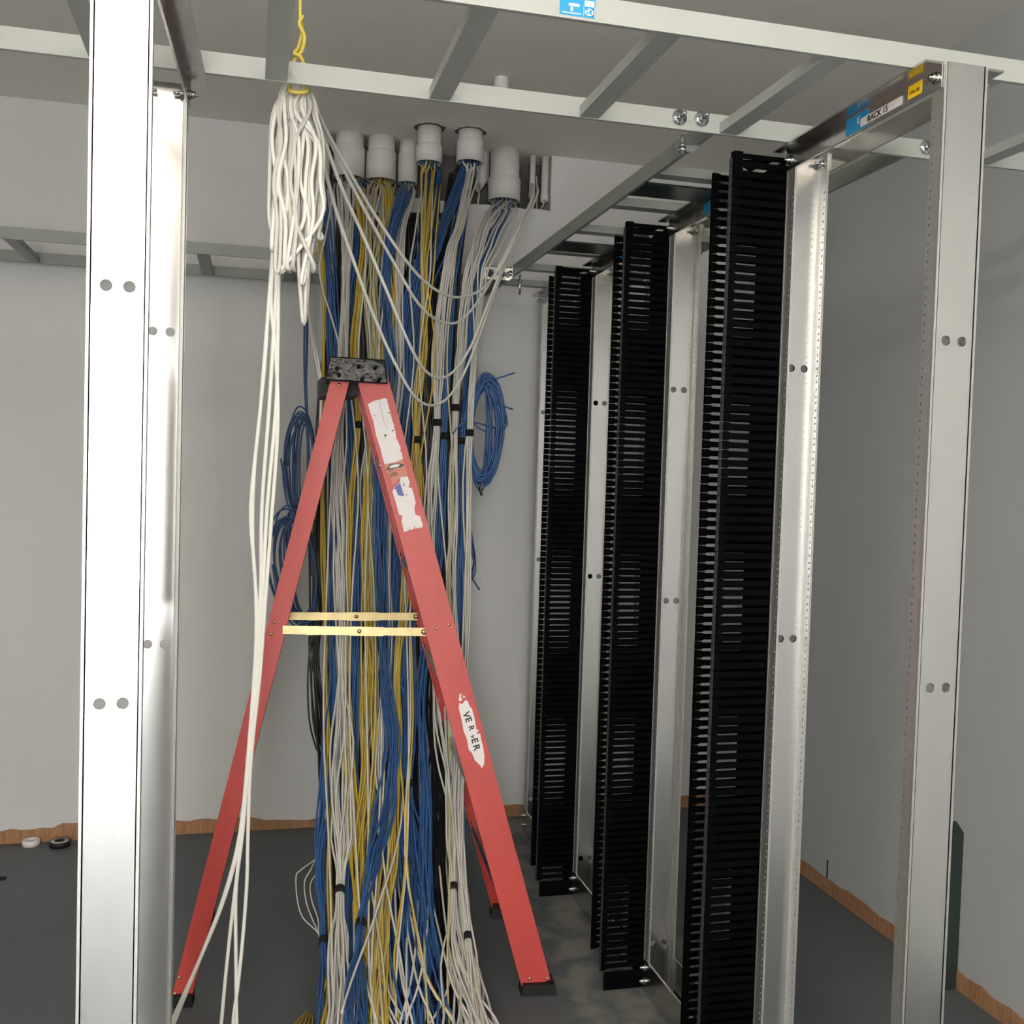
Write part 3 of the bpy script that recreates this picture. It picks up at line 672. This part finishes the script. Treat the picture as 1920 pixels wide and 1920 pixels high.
for i, (ua, ub, uc, ud, ue) in enumerate(((628, 600, 640, 622, 612), (668, 644, 652, 672, 660), (716, 724, 708, 700, 716), (742, 700, 712, 690, 702), (770, 742, 752, 722, 730), (792, 768, 776, 752, 760), (812, 806, 786, 800, 770), (826, 812, 790, 768, 752), (874, 850, 838, 850, 842), (900, 884, 890, 868, 876), (820, 800, 816, 782, 770), (690, 684, 672, 690, 684))):
    m = M_yel if i in (7, 10) else (M_pyel if i in (3, 8) else M_white)
    cn = {'white_cable_jacket': 'white', 'yellow_cable_jacket': 'yellow', 'pale_yellow_cable_jacket': 'pale yellow'}[m.name]
    q = [(ua, 345, 3.93), (ua*.4+ub*.6, 440, 3.58), (ub, 520, Yv(520)-.1), (uc, 680, Yv(680)-.1), (ud, 900, Yv(900)-.1), (ue, 1120, Yv(1120)-.09), (ue+rs.uniform(-8, 8), 1350, Yv(1350)-.08), (ue+rs.uniform(-14, 14), 1600, Yv(1600)-.1), (ue+rs.uniform(-20, 30), 1850, Yv(1850)-.08), (ue+rs.uniform(-30, 60), 2080, 2.3)]
    free(q, m, 'single %s cable wandering in front of the cable trunk' % cn, '%s strays in front of the trunk' % cn, .0031)
# white strands crossing lower right
free([(640, 1900, 2.40), (662, 1830, 2.52), (690, 1755, 2.64), (712, 1690, 2.74), (738, 1610, 2.86), (752, 1540, 2.98), (756, 1460, 3.12)], M_white, 'single white cable crossing in front of the lower blue bunch', None)

# hank of folded white cable hung from a yellow cord
HY = 2.03
rnd = random.Random(5)
for i in range(16):
    pts = []; strands = 4 if i < 14 else 2
    c = (i+.5)/16
    ut = 533+50*c
    for s_ in range(strands):
        ub = 511+93*((c*1.0+rnd.uniform(-.22, .22)) % 1.0); wav = [ub+rnd.uniform(-9, 9) for _ in range(4)]
        vb = rnd.uniform(430, 545) if i != 9 else 586
        if ub < 535: vb = min(vb, 500)
        if s_ % 2: ub, vb = pub+rnd.choice((-9, 9)), pvb
        pub, pvb = ub, vb
        y = HY+rnd.uniform(-.03, .035)
        seg = [(ut+rnd.uniform(-5, 5), 160+rnd.uniform(-8, 2), HY+.01), (ut+(ub-ut)*.55, 205, y), (wav[0], 265, y), (wav[1], 340, y), (wav[2], 410, y), (ub+(572-ub)*.4 if vb > 500 else ub+(560-ub)*.12, vb, y)]
        if s_ % 2: seg = seg[::-1]
        pts += [at(*q) for q in seg]
    cable(cr(pts, 4), rnd.choice([M_whiteb, M_white, M_whiteb]), 'white cable folded in the hank hanging from the yellow cord', 'white cables folded in the hank', .0040, 7)
HT_ = [
 [(538, 162), (512, 215), (508, 300), (514, 400), (510, 500), (500, 620), (487, 780), (470, 950), (478, 1080), (480, 1200), (468, 1380), (450, 1560), (420, 1680), (378, 1790), (322, 1930), (250, 2120)],
 [(545, 162), (525, 230), (515, 320), (520, 440), (517, 560), (512, 640), (505, 760), (491, 950), (489, 1100), (481, 1250), (463, 1450), (449, 1600), (437, 1700), (426, 1800), (414, 1930), (400, 2120)],
 [(550, 162), (535, 240), (528, 340), (524, 450), (522, 560), (521, 650), (517, 770), (501, 950), (493, 1100), (484, 1250), (468, 1400), (455, 1560), (443, 1660), (442, 1760), (444, 1930), (450, 2120)],
 [(555, 162), (520, 250), (530, 350), (518, 450), (508, 560), (517, 660), (521, 800), (507, 1000), (496, 1150), (487, 1270), (471, 1420), (465, 1560), (463, 1650), (456, 1750), (446, 1850), (436, 1930), (430, 2120)],
 [(540, 162), (515, 240), (524, 340), (512, 470), (503, 580), (495, 700), (477, 880), (474, 1020), (484, 1180), (476, 1320), (462, 1470), (444, 1600), (415, 1700), (374, 1800), (316, 1930), (240, 2120)],
]
for i, T in enumerate(HT_):
    k = len(T)-1
    cable(cr([at(u, v, HY+.02+.33*max(0, (v-160)/1900)**1.2) for u, v in T], 4), M_whiteb, 'long white tail falling from the hank in front of the ladder', 'long white tails from the hank', .0042, 7)
for i, T in enumerate([[(560, 162), (572, 300), (570, 420), (574, 520), (583, 620), (598, 705), (604, 735), (600, 800), (605, 900)], [(566, 162), (584, 300), (590, 420), (577, 500), (580, 580), (592, 650), (602, 715), (601, 760), (600, 860)]]):
    cable(cr([at(u, v, 2.05+1.3*min(1, max(0, (v-160)/500))) for u, v in T], 4), M_whiteb, 'white tail dropping from the hank to behind the ladder cap', 'white tails behind the cap', .0036, 7)
SG = [
 [(575, 165), (615, 250), (660, 330), (700, 398), (760, 487), (805, 535), (850, 557), (895, 548), (925, 520), (955, 470), (980, 410), (996, 374), (998, 345)],
 [(577, 168), (605, 235), (645, 318), (690, 405), (740, 495), (785, 570), (825, 602), (862, 602), (900, 560), (935, 500), (970, 430), (999, 374), (999, 345)],
 [(573, 170), (600, 240), (640, 350), (680, 440), (725, 545), (765, 640), (795, 692), (825, 709), (855, 692), (885, 645), (915, 570), (950, 480), (985, 400), (997, 374), (997, 345)],
 [(570, 170), (600, 280), (630, 395), (665, 495), (700, 590), (740, 680), (775, 740), (805, 760), (835, 750), (865, 710), (895, 640), (920, 570), (955, 480), (1005, 372), (1006, 345)],
]
for T in SG:
    n_ = len(T)-1
    pts = [at(u, v, (2.05+1.25*(i/n_/.8) if i/n_ <= .8 else 3.30+.84*((i/n_-.8)/.2))) for i, (u, v) in enumerate(T)]
    cable(cr(pts, 5), M_whiteb, 'white cable sagging from the hank across to the thin conduits', 'white cables sagging to the conduits', .004, 7)
for T in ([(1018, 374), (1018, 386), (1012, 392)], [(1006, 330), (1007, 372), (1006, 392)], [(1021, 372), (1020, 380), (1014, 391)]):
    cable(cr([at(u, v, YB+.02) for u, v in T], 4), M_white, 'short white cable end poking out of the recess', 'short cable ends in the recess', .002)
# yellow cord
cd = MB(); cord = [(.0745, 2.045, HC), (.0745, 2.045, 2.35), (.0755, 2.045, 2.28)]
cd.tube(cr([Vector(p) for p in cord], 6), .003, 8)
cd.tube(cr([at(568, 30, 2.04), at(561, 45, 2.035), at(571, 68, 2.03), at(566, 95, 2.035), at(553, 112, 2.04), at(548, 128, 2.04), at(543, 165, 2.03)], 6), .0035, 8)
cd.tube(cr([at(564, 40, 2.045), at(566, 60, 2.05), at(560, 88, 2.045), at(552, 100, 2.03), at(563, 106, 2.028), at(570, 124, 2.035), at(576, 165, 2.03)], 6), .0035, 8)
cd.tube(cr([at(543, 165, 2.03), at(545, 171, 2.0), at(560, 173, 1.995), at(575, 171, 2.0), at(576, 165, 2.03)], 6), .0035, 8)
tag(cd.build('cord', M_cord), 'yellow cord knotted round the white cable hank and tied to the ceiling', 'cord')

# ------------------------------------------------------------------ step ladder
lad = thing('step_ladder', 'red fibreglass step ladder with black cap standing open before the cables', 'ladder')
def rail(B0, T0, side, wb, wt, fl, nrm, name='rail'):
    """C channel. B0/T0 = centre of web bottom/top; nrm = outward normal; flanges inward"""
    B0, T0, n_ = Vector(B0), Vector(T0), Vector(nrm).normalized()
    d = (T0-B0).normalized(); n_ = (n_-d*n_.dot(d)).normalized(); s_ = d.cross(n_).normalized(); t = .004
    mb = MB()
    def blk(a0, a1, c0, c1):
        q = []
        for P_, w_ in ((B0, wb), (T0, wt)):
            for a, c in ((a0, c0), (a1, c0), (a1, c1), (a0, c1)): q.append(P_+s_*(a*w_/2)+n_*c)
        mb.hexa(q)
    blk(-1, 1, -t, 0); e = 2*t/wb; blk(-1, -1+e, -fl, -t); blk(1-e, 1, -fl, -t)
    return mb.build(name, M_red, lad), d, n_, s_
def ladpt(u, v, Y): return at(u, v, Y)
YNB, YNT, YFB, YFT = 2.76, 2.89, 3.29, 3.16
nearN = Vector((-.11, -.99, .06)); farN = Vector((.11, .99, .06))
# near side
fB = ladpt(1006, 1846, 2.70); fT = ladpt(696, 700, YNT); rB = ladpt(341, 1868, 2.815); rT = ladpt(641, 700, YNT+.005)
fr_n, dF, nF, sF = rail(fB, fT, 1, .082, .084, .032, nearN, 'front_rail')
rr_n, dR, nR, sR = rail(rB, rT, 1, .050, .050, .026, nearN, 'rear_rail')
# far side mirrored across the ladder's middle
def off(p, t): return Vector(p)+Vector((.07, .99, 0)).normalized()*t
fB2, fT2, rB2, rT2 = off(fB, .535), off(fT, .27), off(rB, .515), off(rT, .27)
rail(fB2, fT2, 1, .082, .084, .032, farN, 'front_rail'); rail(rB2, rT2, 1, .050, .050, .026, farN, 'rear_rail')
# steps between the front rails
for k in range(1, 6):
    t = k*.288/(fT.z-fB.z); a = fB.lerp(fT, t); b = fB2.lerp(fT2, t); ax = (b-a).normalized(); hor = Vector((1, 0, 0)); hor = (hor-ax*hor.dot(ax)).normalized(); up = Vector((0, 0, 1))
    a = a+ax*.005; b = b-ax*.005; mb = MB()
    for h0, h1, z0, z1 in ((-.038, .038, 0, .003), (-.038, -.035, -.022, 0), (.035, .038, -.022, 0)):
        mb.hexa([a+hor*h0+up*z0, a+hor*h1+up*z0, b+hor*h1+up*z0, b+hor*h0+up*z0, a+hor*h0+up*z1, a+hor*h1+up*z1, b+hor*h1+up*z1, b+hor*h0+up*z1])
    mb.build('step', M_alu, lad)
for t in (.12, .4, .7):
    a = rB.lerp(rT, t); b = rB2.lerp(rT2, t); ax = (b-a).normalized(); a += ax*.005; b -= ax*.005
    MB().tube([a, b], .010, 8).build('rear_brace', M_alu, lad)
# feet
def foot(p, w, d_, name='foot'):
    mb = MB(); s = Vector((1, -.11, 0)).normalized(); y = Vector((.11, .99, 0)).normalized(); p = Vector((p.x, p.y, 0))
    q = []
    for z, k in ((.001, 1.12), (.032, 1.0)):
        for a, c in ((-1, -.35), (1, -.35), (1, 1), (-1, 1)): q.append(p+s*(a*w/2*k)+y*(c*d_)+Vector((0, 0, z)))
    mb.hexa(q)
    return mb.build(name, M_rubber, lad)
foot(Vector((fB.x+.005, fB.y, 0)), .088, .045); foot(Vector((rB.x-.004, rB.y, 0)), .058, .035)
foot(off(Vector((fB2.x, fB2.y, 0)), -.035), .088, .045); foot(off(Vector((rB2.x, rB2.y, 0)), -.025), .058, .035)
# cap
cp = MB(); YC = 2.868
c0, c1, c2, c3 = at(609, 713, YC), at(728, 720, YC), at(722, 674, YC), at(618, 667, YC)
dn = off(Vector((0, 0, 0)), 1)
bk_ = dn*.325
cp.hexa([c0, c1, c1+bk_, c0+bk_, c3+dn*.006, c2+dn*.006, c2+bk_-dn*.006, c3+bk_-dn*.006])
cap = cp.build('cap', M_cap, lad)
bv = cap.modifiers.new('b', 'BEVEL'); bv.width = .004; bv.segments = 3
nC = -dn
MB().box(-.02, .02, -.12, .12, -.02, .02)
pk = at(625, 722, 3.02); MB().hexa([pk+Vector((-.035, -.02, -.035)), pk+Vector((.07, -.02, -.03)), pk+Vector((.07, .16, -.03)), pk+Vector((-.035, .16, -.035)), pk+Vector((-.035, -.02, .02)), pk+Vector((.07, -.02, .02)), pk+Vector((.07, .16, .02)), pk+Vector((-.035, .16, .02))]).build('cap_bracket', M_rubber, lad)
def dome(P, n_, r, m, par, name='rivet'):
    n_ = Vector(n_).normalized(); a = n_.orthogonal().normalized(); b = n_.cross(a); P = Vector(P); mb = MB(); vs = []; K = 12
    for j in range(4):
        t = j/3*math.pi/2
        for k in range(K): vs.append(P+n_*(r*.6*math.sin(t))+(a*math.cos(2*math.pi*k/K)+b*math.sin(2*math.pi*k/K))*(r*max(.02, math.cos(t))))
    mb.add(vs, [(j*K+k, j*K+(k+1) % K, (j+1)*K+(k+1) % K, (j+1)*K+k) for j in range(3) for k in range(K)]+[tuple(3*K+k for k in range(K))], True)
    return mb.build(name, m, par)
for (u, v) in ((673, 686), (705, 688), (680, 710), (712, 711), (632, 690), (636, 703)):
    dome(on_plane(u, v, c0, nC), nC, .0055, M_cap, cap)
for (u, v) in ((1001, 0), ):
    pass
for (u, v) in ((993, 1835), (1026, 1835), (841, 1171), (819, 1178)):
    dome(on_plane(u, v, fB, nF), nF, .0048, M_brass, fr_n)
for (u, v) in ((336, 1833), (328, 1863), (514, 1166), (508, 1189), (636, 721)):
    dome(on_plane(u, v, rB, nR), nR, .0048, M_brass, rr_n)
# spreaders
def spreader(pa, pb, par_n, name='spreader_bar', h=.0115):
    pa, pb = Vector(pa), Vector(pb); mb = MB(); up = Vector((0, 0, 1)); dd = (pb-pa); n_ = -dn
    def seg(t0, t1, hh, k, z=0):
        a, b = pa+dd*t0+n_*k, pa+dd*t1+n_*k
        mb.hexa([a-up*hh, b-up*hh, b-up*hh-n_*.003, a-up*hh-n_*.003, a+up*hh, b+up*hh, b+up*hh-n_*.003, a+up*hh-n_*.003])
    seg(0, .17, h, 0); seg(.17, .21, h*1.05, .006); seg(.25, .49, h, .002); seg(.21, .25, h*1.05, .003); seg(.46, .70, h*1.1, .005); seg(.70, .82, h*.95, .003); seg(.80, 1, h, 0)
    o = mb.build(name, M_yzinc, lad)
    dome(pa+dd*.53+n_*.005, n_, .006, M_brass, o); dome(pb+n_*.001-dd*.012, n_, .008, M_brass, o)
    return o
sa = at(530, 1181, 2.850); sb = at(798, 1185, 2.820); spreader(sa, sb, 1)
sa2 = at(536, 1155, 3.12); sb2 = at(783, 1156, 3.09); spreader(sa2, sb2, 1)

# labels on the near front rail
def sticker(uv, m, name, par, off_=.0006, label=None, th=.0004):
    pts = [on_plane(u, v, fB, nF)+nF*off_ for u, v in uv]
    o = MB().poly(pts, th, nF).build(name, m, par)
    if label: o['label'] = label
    return o
def z4(x, y): return (700+x/11.29, 840+y/11.29)
def z3(x, y): return (600+x/9.6, 650+y/9.6)
def z5(x, y): return (840+x/11.29, 1280+y/11.29)
up_l = [z3(860, 1035), z3(960, 980), z3(1070, 955), z3(1160, 925), z3(1205, 945), z3(1240, 1090), z3(1262, 1180), z3(1283, 1250), z3(1300, 1330), z3(1330, 1400), z3(1340, 1465), z3(1365, 1560), z3(1368, 1640), z3(1400, 1700), z3(1440, 1790), z3(1455, 1850),
        z4(556, 50), z4(600, 100), z4(628, 235), z4(480, 290), z4(340, 325), z4(232, 345), z4(215, 270), z4(190, 190), z4(150, 0), z3(1100, 1870), z3(1010, 1600), z3(960, 1350), z3(900, 1170)]
s1 = sticker(up_l, M_label, 'warning_label', fr_n, label='torn blank white warning label on the front rail')
cut = MB()
for poly_ in ([z3(1160, 1570), z3(1215, 1600), z3(1180, 1615), z3(1165, 1650)], [z3(960, 1225), z3(1005, 1245), z3(990, 1255)], [z3(1205, 1185), z3(1265, 1180), z3(1240, 1200)], [z3(1285, 1520), z3(1345, 1485), z3(1310, 1530)], [z3(1328, 1650), z3(1375, 1690), z3(1350, 1675)]):
    cut.poly([on_plane(u, v, fB, nF)+nF*.0011 for u, v in poly_], .0002, nF)
ln = [z3(1070, 965), z3(1090, 1110), z3(1140, 1320), z3(1205, 1480)]
cut.tube([on_plane(u, v, fB, nF)+nF*.0011 for u, v in ln], .0004, 5); cut.build('tear_marks', M_ink, s1)
s2 = sticker([z4(240, 350), z4(620, 250), z4(660, 350), z4(720, 560), z4(560, 640), z4(420, 800), z4(370, 640), z4(270, 480)], M_tan, 'duty_label', fr_n, .0004, 'faded tan duty label reading 300')
lg = MB(); lg.poly([on_plane(*z4(x, y), fB, nF)+nF*.0009 for x, y in ((265, 475), (350, 345), (520, 318), (665, 348), (600, 400), (330, 460))], .0002, nF); lg.build('label_logo', M_ink, s2)
lg = MB(); lg.poly([on_plane(*z4(x, y), fB, nF)+nF*.0012 for x, y in ((335, 415), (375, 365), (520, 335), (570, 360), (520, 400), (350, 432))], .0002, nF); lg.build('label_oval', M_label, s2)
def txt(body, u0, v0, u1, v1, size, m, par, zf=z4, offn=.0013):
    a = on_plane(*zf(u0, v0), fB, nF); b = on_plane(*zf(u1, v1), fB, nF); X = (b-a).normalized(); Yy = nF.cross(X)
    return text_mesh(body, size, a+nF*offn, X, Yy, m, 'lettering', par, .0002)
txt('300', 345, 617, 520, 580, .0155, M_ink, s2); txt('****', 325, 530, 520, 475, .009, M_ink, s2)
s3 = sticker([z4(575, 620), z4(725, 595), z4(745, 660), z4(770, 720), z4(745, 835), z4(810, 840), z4(850, 960), z4(900, 1170), z4(880, 1210), z4(868, 1300), z4(895, 1415), z4(985, 1440), z4(1045, 1620), z4(1035, 1680), z4(885, 1705), z4(870, 1630), z4(858, 1712), z4(770, 1735), z4(775, 1660), z4(750, 1745), z4(650, 1780), z4(595, 1540), z4(620, 1440), z4(545, 1410), z4(460, 1100), z4(405, 925), z4(445, 830), z4(560, 720)], M_label, 'size_label', fr_n, label='torn white size label with a blue chart and a 6')
ch = MB(); ch.poly([on_plane(*z4(x, y), fB, nF)+nF*.0011 for x, y in ((565, 735), (655, 1025), (520, 1000), (485, 890), (440, 860), (470, 810))], .0002, nF); ch.build('label_chart', M_inkb, s3)
txt('6', 630, 805, 700, 790, .0105, M_ink, s3); txt("'", 665, 925, 700, 915, .008, M_ink, s3); txt('2%', 680, 1010, 760, 990, .006, M_ink, s3)
s4 = sticker([z5(235, 430), z5(300, 450), z5(375, 360), z5(420, 400), z5(470, 520), z5(500, 530), z5(560, 740), z5(600, 990), z5(655, 1000), z5(600, 1090), z5(680, 1075), z5(700, 1200), z5(745, 1360), z5(770, 1550), z5(765, 1730), z5(710, 1810), z5(690, 1760), z5(570, 1640), z5(500, 1480), z5(440, 1420), z5(400, 1200), z5(330, 1020), z5(270, 700), z5(230, 560)], M_label, 'brand_label', fr_n, label='torn oval white label with black capital letters')
sticker([z5(225, 390), z5(245, 240), z5(290, 230), z5(275, 290), z5(300, 380)], M_label, 'label_scrap', fr_n); sticker([z5(310, 330), z5(330, 260), z5(370, 310)], M_label, 'label_scrap', fr_n)
def vtxt(body, u, v, size):
    a = on_plane(*z5(u, v), fB, nF); b = on_plane(*z5(u+190, v+690), fB, nF); X = (b-a).normalized(); Yy = nF.cross(X)
    text_mesh(body, size, a+nF*.0013, X, Yy, M_ink, 'lettering', s4, .0002, ofs=.03)
vtxt('V', 312, 640, .026); vtxt('E', 362, 755, .0245); vtxt('R', 432, 925, .021); vtxt('v', 475, 1120, .019); vtxt('E', 492, 1195, .0255); vtxt('R', 528, 1330, .0255)

# ------------------------------------------------------------------ small things on the floor
def tape(u, v, r, h, m, lab, ri):
    p = on_plane(u, v, Vector((0, 0, 0)), Vector((0, 0, 1))); t = MB()
    t.lathe([(ri, .001), (r, .001), (r, h), (ri, h), (ri, .001)], p.x, p.y, 28); return tag(t.build('tape_roll', m), lab, 'tape roll', None)
tape(58, 1585, .031, .022, M_label, 'white roll of tape on the floor by the back wall', .018)
tr = tape(112, 1586, .036, .020, M_rubber, 'black roll of tape on the floor by the back wall', .019)
a = on_plane(112, 1586, Vector(), Vector((0, 0, 1))); MB().lathe([(.0185, .019), (.033, .0205), (.033, .0208), (.0185, .0208)], a.x, a.y, 24).build('paper_core', M_tray, tr)
b = MB(); b.hexa([(1.935, 2.47, 0), (1.985, 2.555, 0), (1.983, 2.558, 0), (1.932, 2.474, 0)]+[(1.948, 2.462, .455), (1.985, 2.53, .47), (1.983, 2.533, .47), (1.945, 2.465, .455)])
b = MB(); b.hexa([(1.938, 2.50, 0), (1.988, 2.50, 0), (1.988, 2.535, 0), (1.938, 2.535, 0), (1.940, 2.50, .452), (1.988, 2.50, .452), (1.988, 2.535, .475), (1.940, 2.535, .475)])
tag(b.build('steel_offcut', M_board), 'dark green steel offcut standing against the right wall beside RACK 15', 'offcut')
cr_ = MB(); cr_.box(XR_-.0015, XR_-.0005, 3.19, 3.197, .045, .115); tag(cr_.build('trim_4', M_ink), kind='structure')
ds = on_plane(3, 1648, Vector(), Vector((0, 0, 1))); MBd = MB(); MBd.lathe([(0, .008), (.012, .006), (.018, 0)], ds.x, ds.y, 8); tag(MBd.build('debris', M_rubber), 'small dark crumb on the floor at the left edge', 'debris')
print('cables', NC[0])
